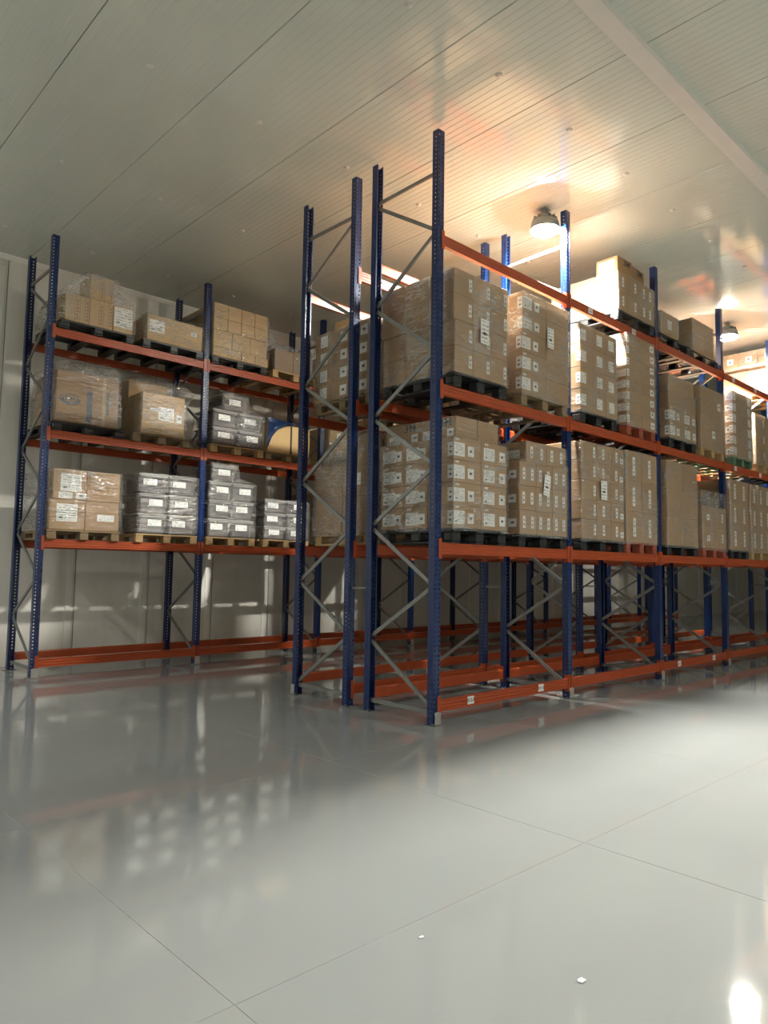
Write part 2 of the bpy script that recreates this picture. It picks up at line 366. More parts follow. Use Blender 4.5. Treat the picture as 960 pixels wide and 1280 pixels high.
def brace(parent, x, y0, z0, y1, z1, s=1):
    ln = math.hypot(y1-y0, z1-z0); k = round(ln, 2)
    if k not in _br:
        w_, d_, t_ = .022, .022, .003
        _br[k] = extrude([(-d_/2, -w_), (-d_/2, w_), (d_/2, w_), (d_/2, w_-t_), (-d_/2+t_, w_-t_), (-d_/2+t_, -w_+t_), (d_/2, -w_+t_), (d_/2, -w_)], 'z', -ln/2, ln/2, 'galv')
    o = link('brace', _br[k], parent=parent, loc=(x, (y0+y1)/2, (z0+z1)/2)); o.rotation_euler = (-math.atan2(y1-y0, z1-z0), 0, 0)
    return o
ZA = (.18, 1.47, 2.77, 4.05, 5.40); ZB = (.83, 2.12, 3.41, 4.73, 6.02)
def rack(name, label, x0, y0, depth, nb, zs, outer_front, labels=(), skip_levels=(), guards=True):
    r = empty(name, (x0, y0, 0)); tag(r, label, 'pallet rack', 'blue and orange pallet racks')
    for k in range(nb+1):
        for f in (0, 1):
            p = link('upright', POST, parent=r, loc=(k*L, f*depth, 0), rot=(0, 0, math.pi*f))
            link('foot_plate', FOOT, parent=p)
            if guards and ((f == 0) == outer_front):
                g_ = link('foot_guard', GUARD, parent=p)
        ya, yb = (.03, depth-.03) if outer_front else (depth-.03, .03)
        brace(r, k*L, ya, .13, yb, .13)
        brace(r, k*L, ya, 6.06, yb, 6.05)
        for i in range(5):
            brace(r, k*L, ya, ZA[i], yb, ZB[i]-.03)
            if i < 4: brace(r, k*L, yb, ZB[i]+.03, ya, ZA[i+1]-.03)
    for b in range(nb):
        for li, z in enumerate(zs):
            for f in (0, 1):
                bo = link('beam', BEAM, parent=r, loc=((b+.5)*L, f*depth, z), rot=(0, 0, math.pi*f))
                for c in CONN: link('beam_connector', c, parent=bo)
                if f == 0:
                    for (bb, ll, xw, s) in labels:
                        if bb == b and ll == li:
                            lb = link('location_label', quad(.115, .085, 'paper' if s else 'document'), parent=bo, loc=(xw-x0-(b+.5)*L, -.0465, .005))
                            lb['label'] = 'white location sticker on the orange beam'
                            if s:
                                link('sign_lettering', text_mesh(s, .052, 'ink', .9), parent=bo, loc=(xw-x0-(b+.5)*L, -.0480, .005))
    return r
D_LAB = [(0, 0, .56, 'D12-3'), (0, 0, 1.90, 'D11-3'), (2, 0, 5.72, ''), (2, 0, 7.05, ''), (1, 3, 3.12, ''), (1, 3, 4.36, ''), (3, 2, 8.20, ''), (3, 2, 9.45, ''), (3, 3, 8.2, ''), (3, 3, 9.3, '')]
rackD = rack('pallet_rack', 'blue and orange pallet rack nearest the camera, stacked with labelled cartons', 0, 0, 1.0, 5, ZD, True, D_LAB)
rackC = rack('pallet_rack', 'blue and orange pallet rack standing back to back behind the nearest rack', 0, YC, 1.0, 5, ZD, False)
rackW = rack('pallet_rack', 'blue and orange pallet rack along the grey back wall', XWR, YWR, DW, 8, ZW, True)
for k in range(6):   # back-to-back ties
    o = link('row_tie', cells([((0, .193, 0), (.008, .386-PD, .02)), ((.012, .05, 0), (.02, .012, .03)), ((.012, .336, 0), (.02, .012, .03))], 'galv'), parent=rackD, loc=(k*L, 1.0, 1.40))

# ------------------------------------------------------------------ pallets
def pallet(kind, x0, x1, y0, y1, z, label, h=.15):
    """kind: black plastic, or a wood material name"""
    w_, d_ = x1-x0, y1-y0; h -= .002
    p = empty('plastic_pallet' if kind == 'plastic' else 'wooden_pallet', ((x0+x1)/2, (y0+y1)/2, z+.0015)); tag(p, label, 'pallet', 'pallets on the rack shelves')
    bxs = (-w_/2+.07, 0, w_/2-.07); bys = (-d_/2+.07, 0, d_/2-.07)
    if kind == 'plastic':
        sl = []
        n = 9
        for i in range(n): sl.append(((0, -d_/2+d_*(i+.5)/n, h-.014), (w_-.008, d_/n-.028, .028)))
        for x in bxs: sl.append(((x, 0, h-.030), (.12, d_-.01, .03)))
        link('deck', cells(sl, 'plastic'), parent=p)
        for x in bxs:
            link('runner', box(.13, d_-.02, .022, 'plastic', .004), parent=p, loc=(x, 0, .011))
            for y in bys: link('foot_block', box(.135, .135, h-.066, 'plastic', .012), parent=p, loc=(x, y, .022+(h-.066)/2))
    else:
        n = 7; bw = .118
        for i in range(n): link('deck_board', box(w_, bw, .022, kind, .003), parent=p, loc=(random.uniform(-.004, .004), -d_/2+bw/2+(d_-bw)*i/(n-1), h-.011))
        for x in bxs:
            link('stringer_board', box(.12, d_-.004, .020, kind, .003), parent=p, loc=(x, 0, h-.032))
            link('bottom_board', box(.12, d_, .020, kind, .003), parent=p, loc=(x, 0, .010))
            for y in bys: link('block', box(.125, .125, h-.062, kind, .004), parent=p, loc=(x, y, .020+(h-.062)/2))
    return p

# ------------------------------------------------------------------ cartons
TIER = ['bottom', 'second', 'third', 'fourth', 'fifth', 'sixth', 'seventh', 'eighth', 'ninth']
LT = {'L': (.20, .145, 'lines'), 'S': (.105, .115, 'square'), 'N': (.055, .145, 'narrow'), 'Q': (.145, .15, 'lines'), 'q': (.13, .13, 'square'), 'D': (.16, .25, 'document')}
def stick(c, face, dims, u, v, kind, wh=None):
    """paper label on a carton; u,v: centre offset in metres from the face centre"""
    w_, h_, mat = LT[kind]
    if wh: w_, h_ = wh
    dx, dy, dz = dims
    w_ = min(w_, (dx if face == 'f' else dy)-.02); h_ = min(h_, dz-.02)
    if face == 'f': link('shipping_label', quad(w_, h_, mat), parent=c, loc=(u, -dy/2-.0015, v))
    else: link('shipping_label', quad(w_, h_, mat), parent=c, loc=(-dx/2-.0015, -u, v), rot=(0, 0, -math.pi/2))
def deco(c, face, dims, code):
    dx, dy, dz = dims; W = dx if face == 'f' else dy
    if code == 'LS':
        stick(c, face, dims, -W/2+.04+.10, -.01, 'L'); stick(c, face, dims, W/2-.09, -.015, 'S')
        stick(c, face, dims, -W/2+.09, min(.10, dz/2-.02), 'N', (.06, .025))
    elif code == 'WS':   # large label folded round the left front corner, small square beside it
        stick(c, 'f', dims, -dx/2+.095, -.01, 'L', (.18, .15)); stick(c, 'f', dims, -dx/2+.29, -.015, 'S')
        stick(c, 's', dims, dy/2-.045, -.01, 'N', (.08, .15)); stick(c, 'f', dims, -dx/2+.06, min(.10, dz/2-.02), 'N', (.06, .022))
    elif code == 'WQ':
        stick(c, 'f', dims, -dx/2+.07, 0, 'Q', (.13, .15)); stick(c, 's', dims, dy/2-.04, 0, 'N', (.07, .14))
    elif code == 'W':
        stick(c, 's', dims, dy/2-.10, 0, 'L', (.18, .11)); stick(c, 'f', dims, -dx/2+.04, 0, 'N', (.07, .11))
    elif code == 'N': stick(c, face, dims, W/2-.045, 0, 'N')
    elif code == 'NC': stick(c, face, dims, 0, 0, 'N')
    elif code == 'NN': stick(c, face, dims, -W/4, 0, 'N'); stick(c, face, dims, W/4, 0, 'N')
    elif code == 'NS': stick(c, face, dims, -.02, 0, 'N'); stick(c, face, dims, W/2-.06, -.04, 'S', (.09, .08))
    elif code == 'K': stick(c, face, dims, 0, .05, 'N', (.075, .17)); stick(c, face, dims, 0, -.09, 'S', (.085, .10))
    elif code == 'Q': stick(c, face, dims, 0, 0, 'Q')
    elif code == 'q': stick(c, face, dims, .02, -.01, 'q')
    elif code == 'qr': stick(c, face, dims, W/2-.11, -.01, 'q', (.12, .10))
    elif code == 'LL': stick(c, face, dims, -W/2+.25, .03, 'L', (.30, .26))
    elif code == 'lr': stick(c, face, dims, .05, -.02, 'L', (.26, .10))
    elif code == '3': logo(c, face, dims, W)
    elif code == '3L': logo(c, face, dims, W); stick(c, face, dims, -W/2+.14, -.055, 'L', (.18, .10)); stick(c, face, dims, W/2-.08, -.055, 'S', (.10, .09))
def logo(c, face, dims, W):
    me = text_mesh('3M', .130, 'ink', 1.15)
    if face == 'f': o = link('printed_logo', me, parent=c, loc=(W*.12, -dims[1]/2-.0015, .05))
    else: o = link('printed_logo', me, parent=c, loc=(-dims[0]/2-.0015, -W*.22, .062), rot=(0, 0, -math.pi/2))
    o['label'] = 'bold dark printed lettering'
def carton(x0, x1, y0, y1, z0, z1, label, grp, mat='kraft', rz=0, look=None):
    g = .0025; dims = (x1-x0-2*g, y1-y0-2*g, z1-z0-.002)
    c = link('carton', box(*dims, mat, .007), loc=((x0+x1)/2, (y0+y1)/2, z0+dims[2]/2)); c.rotation_euler.z = rz
    tag(c, label, 'carton', grp); return c, dims
def pos_word(i, n):
    if n == 1: return 'single front'
    if n == 2: return ('left front', 'right front')[i]
    if n == 3: return ('left front', 'middle front', 'right front')[i]
    return ('first', 'second', 'third', 'fourth', 'fifth', 'sixth')[i] + '-from-left'
def load(desc, x0, x1, yf, z0, tiers, depth=1.15, sides=True, fulltop=False):
    """tiers bottom to top: (height, nx, ny, front codes, side codes, mat, (dx0, dx1, dyf))"""
    z = z0; out = []; N = len(tiers)
    for ti, (h, nx, ny, fc, sc, mat, sh) in enumerate(tiers):
        a, b, f = x0+sh[0], x1+sh[1], yf+sh[2]; wd = (b-a)/nx; dd = (yf+depth-f)/ny
        tw = 'top' if ti == N-1 and N > 1 else TIER[ti]
        for i in range(nx):
            jx = random.uniform(-.003, .003); jy = random.uniform(-.006, 0)
            c, dm = carton(a+i*wd+jx, a+(i+1)*wd+jx, f+jy, f+dd+jy, z, z+h, f'{tw}-tier {pos_word(i, nx)} carton of {desc}', f'cartons of {desc}', mat)
            deco(c, 'f', dm, fc[i % len(fc)])
            if i == 0 and sc: deco(c, 's', dm, sc[0])
            out.append(c)
        if ti == N-1 and fulltop:
            for j in range(1, ny):
                for i in range(1, nx):
                    carton(a+i*wd, a+(i+1)*wd, f+j*dd, f+(j+1)*dd, z, z+h, f'inner {TIER[j]}-row {TIER[i]}-column top carton, {desc}', f'cartons of {desc}', mat)
        for j in range(1, ny if sides or (fulltop and ti == N-1) else 1):
            c, dm = carton(a, a+wd, f+j*dd, f+(j+1)*dd, z, z+h, f'{tw}-tier {("", "second", "third", "fourth")[j]}-row side carton of {desc}', f'cartons of {desc}', mat)
            if sc: deco(c, 's', dm, sc[j % len(sc)])
            out.append(c)
        z += h
    return out
O = (0, 0, 0)
def T_(n, h, nx, ny, fc, sc=(), mat='kraft', sh=O): return [(h, nx, ny, fc, sc, mat, sh)]*n

# ------------------------------------------------------------------ stretch wrap
def wrap(desc, rings, mat='wrap', cap=False, amp=.012, seed=0, step=.05, off=.012):
    """film lofted through rings (x0,x1,y0,y1,z) bottom to top, pulled round the stack with creases"""
    xm, ym, zb = (rings[0][0]+rings[0][1])/2, (rings[0][2]+rings[0][3])/2, rings[0][4]
    nx, ny = 18, 18; prm = []
    for i in range(nx): prm.append((i/nx, 0))
    for i in range(ny): prm.append((1, i/ny))
    for i in range(nx): prm.append((1-i/nx, 1))
    for i in range(ny): prm.append((0, 1-i/ny))
    n = len(prm); rows = []
    for k in range(len(rings)-1):
        A, B = rings[k], rings[k+1]; ns = max(1, int(abs(B[4]-A[4])/step))
        for s in range(ns + (1 if k == len(rings)-2 else 0)):
            f = s/ns; rows.append([A[q]+(B[q]-A[q])*f for q in range(5)])
    vs = []; fs = []
    for r in rows:
        for (u, v) in prm:
            x = r[0]-off+(r[1]-r[0]+2*off)*u; y = r[2]-off+(r[3]-r[2]+2*off)*v
            nxv = Vector((x-xm, y-ym, 0)).normalized()
            q = abs(noise.noise(Vector((x*3+seed*7, y*3, r[4]*9+x*4))))*amp + max(0, noise.noise(Vector((x*11, y*11+seed, r[4]*6))))*amp*.5
            vs.append((x-xm+nxv.x*q, y-ym+nxv.y*q, r[4]-zb + noise.noise(Vector((x*6, y*6, seed)))*.012*(1 if r is rows[0] or r is rows[-1] else .3)))
    for j in range(len(rows)-1):
        for i in range(n): fs.append((j*n+i, j*n+(i+1) % n, (j+1)*n+(i+1) % n, (j+1)*n+i))
    if cap:
        R = rows[-1]; base = (len(rows)-1)*n; ci = len(vs)
        for sc_ in (.62, .25):
            for (u, v) in prm:
                x = R[0]+(R[1]-R[0])*(.5+(u-.5)*sc_); y = R[2]+(R[3]-R[2])*(.5+(v-.5)*sc_)
                vs.append((x-xm, y-ym, R[4]-zb+.012+abs(noise.noise(Vector((x*5, y*5, seed))))*.035))
        for lvl in range(2):
            p0 = base if lvl == 0 else ci
            p1 = ci + lvl*n
            for i in range(n): fs.append((p0+i, p0+(i+1) % n, p1+(i+1) % n, p1+i))
        fs.append(tuple(ci+n+i for i in range(n)))
    me = bpy.data.meshes.new('film_mesh'); me.from_pydata(vs, [], fs); me.materials.append(M[mat])
    for p in me.polygons: p.use_smooth = True
    o = link('stretch_wrap', me, loc=(xm, ym, zb)); tag(o, f'clear plastic film around {desc}', 'plastic wrap', 'clear film around pallet loads'); return o

def document(desc, x, y, z, w_=.15, h_=.24, rot=0, mat='document'):
    o = link('document_pouch', quad(w_, h_, mat), loc=(x, y, z)); o.rotation_euler = (0, rot, 0)
    tag(o, f'white document stuck on {desc}', 'document', 'white documents on pallet loads'); return o

# ---- front rack (D) loads. y front -0.1
def base(zs, li): return zs[li] + BH/2
F = -.10
PH = .155
def stack(desc, kind, x0, x1, li, tiers, zs=ZD, yf=F, depth=1.15, film='wrap', px=None, cap=False, rings=None, ph=PH, seed=0, sides=None):
    if sides is None: sides = x0 < .5 or (li == 3 and zs is ZD)
    z = base(zs, li); zt = z + ph
    kn = {'plastic': 'black plastic', 'wood': 'yellow wooden', 'wood_dark': 'dark wooden', 'wood_red': 'red wooden', 'wood_green': 'green wooden'}[kind]
    fz = zt-.03 if px is None else zt+.016
    px = px or (x0+.002, x1-.002)
    pallet(kind, px[0], px[1], yf+.002, yf+depth-.002, z, f'{kn} pallet under {desc}', ph)
    load(desc, x0, x1, yf, zt, tiers, depth, sides, fulltop=zs is ZD and li == 2 and yf < 0 and x0 < 5)
    if film:
        if rings is None:
            rings = []; zz = zt
            for k, (h, nx, ny, fc, sc, mt, sh) in enumerate(tiers):
                if k == 0: rings.append((x0+sh[0], x1+sh[1], yf+sh[2], yf+depth, fz))
                elif tiers[k-1][6] != sh: rings.append((x0+sh[0], x1+sh[1], yf+sh[2], yf+depth, zz+(.045 if sh[0] >= 0 else -.008)))
                zz += h
                nx_ = tiers[k+1][6] if k < len(tiers)-1 else None
                rings.append((x0+sh[0], x1+sh[1], yf+sh[2], yf+depth, zz-(.004 if nx_ is None else (-.006 if nx_[0] >= 0 else .05))))
            # drop intermediate equal rings
            rr = [rings[0]]
            for k in range(1, len(rings)):
                if k < len(rings)-1 and rings[k][:4] == rings[k-1][:4] and rings[k+1][:4] == rings[k][:4]: continue
                rr.append(rings[k])
            rings = rr
        wrap(desc, rings, film, cap, seed=seed+x0*3.1+li)

d = 'logo-printed stack left in end bay, lower shelf, front rack'
stack(d, 'plastic', .18, 1.13, 1, T_(4, .25, 2, 3, ('WS', 'LS'), ('', 'LS', 'LS')) + [(.25, 2, 2, ('-', '-'), ('3L', '3L'), 'kraft', (.08, -.12, .04))], ph=.17)
d = 'narrow-labelled stack right in end bay, lower shelf, front rack'
stack(d, 'plastic', 1.38, 2.42, 1, T_(3, .295, 3, 2, ('NN',), ('qr', 'qr')) + [(.27, 2, 2, ('NN',), ('lr', '-'), 'kraft', (.17, 0, .02))])
document(d, 1.92, F-.03, 2.70, .13, .26, .14)
d = 'tall stack left in end bay, middle shelf, front rack'
stack(d, 'plastic', .18, 1.14, 2, T_(2, .292, 3, 3, ('N',)) + T_(2, .292, 3, 3, ('N',), sh=(-.025, -.01, -.01)), film='wrap_heavy', ph=.165, seed=2)
document(d, .66, F-.04, 4.36, .15, .29)
d = 'corner-labelled stack right in end bay, middle shelf, front rack'
stack(d, 'wood_dark', 1.42, 2.46, 2, T_(3, .255, 2, 2, ('WS', '-')) + T_(2, .255, 2, 2, ('WS', '-'), sh=(.03, 0, 0)), seed=3)
document(d, 2.00, F-.035, 4.60, .14, .26)
d = 'five-tier stack left in second bay, lower shelf, front rack'
stack(d, 'plastic', 2.76, 3.90, 1, T_(5, .265, 3, 2, ('N', 'NC', 'NS')), seed=4)
document(d, 3.30, F-.03, 2.76, .16, .26)
d = 'three-tier stack right in second bay, lower shelf, front rack'
stack(d, 'wood_red', 3.96, 4.92, 1, T_(3, .45, 2, 2, ('K',)), film='wrap', seed=5)
d = 'square-labelled stack left in second bay, middle shelf, front rack'
stack(d, 'plastic', 2.76, 3.74, 2, T_(4, .30, 3, 3, ('WQ', 'Q', 'Q')), seed=6)
d = 'eight-tier stack right in second bay, middle shelf, front rack'
stack(d, 'wood_red', 4.02, 4.92, 2, T_(8, .172, 2, 2, ('W', 'qr')), seed=7)
d = 'stack on second bay, top shelf, front rack'
stack(d, 'plastic', 3.80, 4.92, 3, T_(2, .29, 4, 3, ('NC', 'N', 'N', 'NC'), ('q', 'q', 'q')), seed=8)
for i, (a, b, e) in enumerate(((3.88, 4.30, .02), (4.33, 4.78, .06))):
    c, dm = carton(a, b, F+.02+e, F+.38+e, base(ZD, 3)+PH+.58+.02, base(ZD, 3)+PH+.58+.265, ('left' if i == 0 else 'right') + ' loose logo carton on top of second-bay stack near ceiling', 'loose logo cartons near the ceiling', 'kraft')
    c.rotation_euler.z = (-.03, .05)[i]; deco(c, 'f', dm, '3')
    if i == 0: stick(c, 's', dm, .0, 0, 'L', (.26, .16))
d = 'plain stack left in third bay, lower shelf, front rack'
stack(d, 'plastic', 5.27, 6.38, 1, T_(1, .45, 2, 2, ('-',)) + T_(1, .45, 1, 1, ('-',)) + T_(1, .45, 2, 2, ('-',)), seed=9)
d = 'low ragged stack right in third bay, lower shelf, front rack'
stack(d, 'wood_red', 6.58, 7.56, 1, T_(2, .36, 3, 2, ('qr', '-', 'NC')), rings=[(6.58, 7.56, F, 1.05, 2.03), (6.58, 7.56, F, 1.05, 2.78), (6.62, 7.58, F+.02, 1.05, 3.06)], film='wrap_heavy', seed=10)
carton(6.62, 7.40, .55, 1.02, 2.80, 3.22, 'dark carton behind the low ragged stack of third bay lower shelf', 'dark cartons', 'kraft_d')
d = 'blank-topped stack left in third bay, middle shelf, front rack'
stack(d, 'plastic', 5.40, 6.38, 2, T_(2, .25, 2, 2, ('WS', 'LS')) + T_(1, .27, 1, 2, ('-',)) + T_(1, .27, 1, 2, ('-',), sh=(.03, -.02, .02)), seed=11)
d = 'two-tier stack right in third bay, middle shelf, front rack'
stack(d, 'wood', 6.58, 7.58, 2, [(.54, 1, 1, ('q',), (), 'kraft', O), (.53, 2, 1, ('-', 'q'), (), 'kraft', (.02, 0, 0))], seed=12)
d = 'small load left in third bay, top shelf, front rack'
stack(d, 'plastic', 5.24, 5.84, 3, T_(1, .37, 1, 1, ('Q',)), yf=-.06, px=(5.19, 6.33), seed=13, film='wrap_heavy')
d = 'square wrapped load right in third bay, top shelf, front rack'
stack(d, 'plastic', 6.50, 7.38, 3, T_(1, .30, 2, 1, ('-',)) + T_(1, .28, 2, 1, ('-',)), yf=-.02, px=(6.42, 7.58), film='wrap_heavy', seed=14)
d = 'double-labelled stack left in fourth bay, lower shelf, front rack'
stack(d, 'plastic', 7.77, 8.62, 1, T_(3, .43, 2, 2, ('K',)), seed=15)
d = 'double-labelled stack right in fourth bay, lower shelf, front rack'
stack(d, 'wood', 8.76, 9.80, 1, T_(3, .43, 3, 2, ('K',)), seed=16)
d = 'label-covered stack left in fourth bay, middle shelf, front rack'
stack(d, 'wood_green', 7.98, 8.92, 2, T_(6, .205, 3, 2, ('WQ', 'S', 'Q'), ('LS', 'LS')), seed=17, film='wrap_heavy')
d = 'leaning-film stack right in fourth bay, middle shelf, front rack'
stack(d, 'wood', 9.10, 10.05, 2, T_(3, .33, 2, 2, ('N',)), seed=18)
d = 'large load in fifth bay, top shelf, front rack'
stack(d, 'wood', 10.40, 11.45, 3, [(.62, 2, 2, ('-',), ('-',), 'kraft', O), (.33, 3, 3, ('-',), ('q',), 'kraft', O)], seed=19)
d = 'stack left in fifth bay, middle shelf, front rack'
stack(d, 'plastic', 10.45, 11.4, 2, T_(3, .34, 2, 2, ('K',)), seed=20)
d = 'stack left in fifth bay, lower shelf, front rack'
stack(d, 'plastic', 10.4, 11.4, 1, T_(3, .42, 2, 2, ('-',)), seed=21)

# ---- rear rack (C), back to back
YCF = 1.20
d = 'white-labelled stack ending the rear rack, middle shelf'
stack(d, 'wood_dark', .14, 1.15, 2, T_(4, .235, 2, 3, ('-',), ('q', 'q', 'Q')), yf=YCF, seed=22, film='wrap')
c, dm = carton(.30, .75, 1.75, 2.15, base(ZD, 2)+PH+.945, base(ZD, 2)+PH+.945+.17, 'pale kraft carton lying on the white-labelled stack, rear rack', 'loose cartons', 'kraft_y')
d = 'sloping wrapped stack ending the rear rack, lower shelf'
stack(d, 'wood', .16, 1.15, 1, [(.46, 2, 2, ('-',), ('-', '-'), 'kraft', O), (.42, 2, 2, ('-',), ('Q', '-'), 'kraft', O)], yf=YCF, film='wrap_heavy', depth=1.1, seed=23,
      rings=[(.16, 1.15, YCF, 2.33, 2.05), (.16, 1.15, YCF, 2.32, 2.52), (.16, 1.15, YCF, 2.30, 2.98), (.18, 1.15, YCF, 1.9, 3.30), (.2, 1.1, YCF, 1.62, 3.36)])
carton(.2, .68, YCF+.01, YCF+.42, 2.955, 3.31, 'upper carton of ' + d, 'cartons of ' + d)
RC = [('right in end bay, lower shelf, rear rack', 1, 1.36, 2.4, .42, 3), ('right in end bay, middle shelf, rear rack', 2, 1.36, 2.4, .30, 3),
      ('left in second bay, lower shelf, rear rack', 1, 2.75, 3.75, .42, 3), ('left in second bay, middle shelf, rear rack', 2, 2.75, 3.75, .38, 3),
      ('left in third bay, lower shelf, rear rack', 1, 5.3, 6.3, .40, 3), ('left in third bay, middle shelf, rear rack', 2, 6.2, 7.4, .40, 3),
      ('left in fourth bay, lower shelf, rear rack', 1, 7.85, 8.9, .40, 3), ('left in fourth bay, middle shelf, rear rack', 2, 8.0, 9.2, .42, 3),
      ('right in second bay, lower shelf, rear rack', 1, 3.95, 4.95, .60, 2), ('right in second bay, middle shelf, rear rack', 2, 3.95, 4.95, .60, 2),  # from here down: mostly hidden stacks added to keep lamp light off the wall
      ('right in third bay, lower shelf, rear rack', 1, 6.5, 7.5, .60, 2), ('right in fourth bay, lower shelf, rear rack', 1, 9.05, 10.05, .60, 2), ('far left in third bay, middle shelf, rear rack', 2, 5.25, 6.1, .55, 2),
      ('right in fourth bay, middle shelf, rear rack', 2, 9.25, 10.1, .60, 2)]
for i, (p, li, a, b, h, n) in enumerate(RC):
    stack('plain stack ' + p, ('plastic', 'wood_dark')[i % 2], a, b, li, T_(n, h, 2 if i < 8 else 1, 1, ('-',), mat='kraft' if i % 2 else 'kraft_d'), yf=YCF, film=None)

# ------------------------------------------------------------------ wall rack loads (y front 5.67)
YF = 5.67; WZ = [base(ZW, i) for i in range(4)]; P2 = .14
def wdesc(s): return s + ', wall rack'
# end bay, top shelf, left: tented cartons
d = wdesc('tented pile left in end bay, top shelf')
pallet('plastic', -2.06, -.92, YF, YF+1.15, WZ[3], 'black plastic pallet under ' + d, P2)
z = WZ[3]+P2
def printed_strip(c, dm, u):
    for s in (-.022, .022): link('printed_line', quad(.006, dm[2]-.02, 'ink_red'), parent=c, loc=(u+s*1.6, -dm[1]/2-.0015, 0))
    for k in range(6): link('printed_mark', quad(.022, .03, 'ink_red'), parent=c, loc=(u, -dm[1]/2-.0016, -dm[2]/2+.06+k*(dm[2]-.1)/6))
for i, (a, b, zz, h, w_) in enumerate(((-2.00, -1.64, 0, .42, 'lower left'), (-1.64, -1.28, 0, .42, 'lower middle'), (-1.64, -1.28, .42, .38, 'upper'))):
    c, dm = carton(a, b, YF+.02, YF+.5, z+zz, z+zz+h, f'{w_} red-printed carton of {d}', 'cartons of ' + d, 'kraft_y'); printed_strip(c, dm, 0); printed_strip(c, dm, .15)
c, dm = carton(-1.27, -.95, YF+.02, YF+.5, z, z+.42, f'white-labelled right carton of {d}', 'cartons of ' + d, 'kraft_y'); stick(c, 'f', dm, 0, .03, 'L', (.29, .31))
wrap(d, [(-2.08, -.94, YF, YF+1.0, z+.016), (-2.06, -.94, YF, YF+1.0, z+.30), (-2.02, -.94, YF, YF+.8, z+.46), (-1.72, -1.26, YF, YF+.55, z+.80)], 'wrap_heavy', True, .03, 31)
d = wdesc('long low carton right in end bay, top shelf')
pallet('plastic', -.78, .30, YF, YF+1.15, WZ[3], 'black plastic pallet under ' + d, P2)
c, dm = carton(-.72, .27, YF, YF+.95, z, z+.42, 'long low kraft carton under film, right in end bay, top shelf, wall rack', 'cartons of ' + d, 'kraft_y'); stick(c, 'f', dm, -.33, .03, 'L', (.26, .2)); stick(c, 'f', dm, .33, .05, 'D', (.10, .08))
wrap(d, [(-.74, .29, YF, YF+.97, z+.016), (-.73, .28, YF, YF+.96, z+.43)], 'wrap', True, .02, 32)
# end bay, middle shelf
z = WZ[2]+P2
d = wdesc('big oval-printed carton left in end bay, middle shelf')
pallet('plastic', -2.10, -1.02, YF, YF+1.15, WZ[2], 'black plastic pallet under ' + d, P2)
c, dm = carton(-2.06, -1.12, YF+.03, YF+1.0, z, z+.78, 'big kraft carton with oval print under film, end bay, middle shelf, wall rack', 'big cartons of the wall rack', 'kraft')
# oval printed mark
vs = []; n = 28
for k in range(n):
    a = 2*math.pi*k/n; vs += [(.155*math.cos(a), 0, .085*math.sin(a)), (.130*math.cos(a), 0, .055*math.sin(a) + .016)]
me = bpy.data.meshes.new('oval_mesh'); me.from_pydata(vs, [], [(2*k, 2*((k+1) % n), 2*((k+1) % n)+1, 2*k+1) for k in range(n)]); me.materials.append(M['blue_print'])
o = link('printed_oval', me, parent=c, loc=(-.27, -dm[1]/2-.0015, -.04)); o['label'] = 'dark grey oval printed mark'
for k, (hh, zz) in enumerate(((.055, -.01), (.075, .0), (.06, .008), (.045, 0), (.06, .005), (.045, -.004))): link('printed_stroke', quad(.022, hh, 'blue_print'), parent=c, loc=(-.365+k*.037, -dm[1]/2-.0016, -.03+zz))
o = link('printed_band', quad(.085, .50, 'blue_print'), parent=c, loc=(.02, -dm[1]/2-.0015, -.12)); o['label'] = 'grey blue vertical printed band'
link('packing_tape', quad(.05, .76, 'tape'), parent=c, loc=(.24, -dm[1]/2-.0015, 0)); link('printed_band', quad(.03, .34, 'blue_print'), parent=c, loc=(.30, -dm[1]/2-.0016, -.03))
wrap(d, [(-2.075, -1.10, YF, YF+1.03, z+.016), (-2.075, -1.12, YF, YF+1.03, z+.5), (-2.07, -1.14, YF, YF+1.0, z+.86), (-1.9, -1.22, YF+.08, YF+.8, z+.96)], 'wrap_heavy', True, .035, 33)
d = wdesc('stepped carton pair right in end bay, middle shelf')
pallet('wood_dark', -.88, .12, YF, YF+1.15, WZ[2], 'dark wooden pallet under ' + d, P2)
c, dm = carton(-.74, 0, YF+.01, YF+.55, z, z+.68, 'front kraft carton of stepped pair, end bay, middle shelf, wall rack', 'cartons of ' + d, 'kraft_y')
stick(c, 'f', dm, .04, .02, 'L', (.27, .22)); stick(c, 'f', dm, -.17, .07, 'N', (.14, .05)); stick(c, 'f', dm, .27, -.02, 'S', (.09, .14))
c, dm = carton(-.74, -.06, YF+.57, YF+1.08, z, z+.98, 'taller rear kraft carton of stepped pair, end bay, middle shelf, wall rack', 'cartons of ' + d, 'kraft_y')
wrap(d, [(-.75, .01, YF, YF+1.1, z+.016), (-.76, .02, YF-.005, YF+1.1, z+.62), (-.86, .10, YF, YF+1.1, z+.72), (-.80, .08, YF+.12, YF+1.1, z+.88), (-.74, -.02, YF+.4, YF+1.08, z+1.0)], 'wrap_heavy', True, .05, 34)
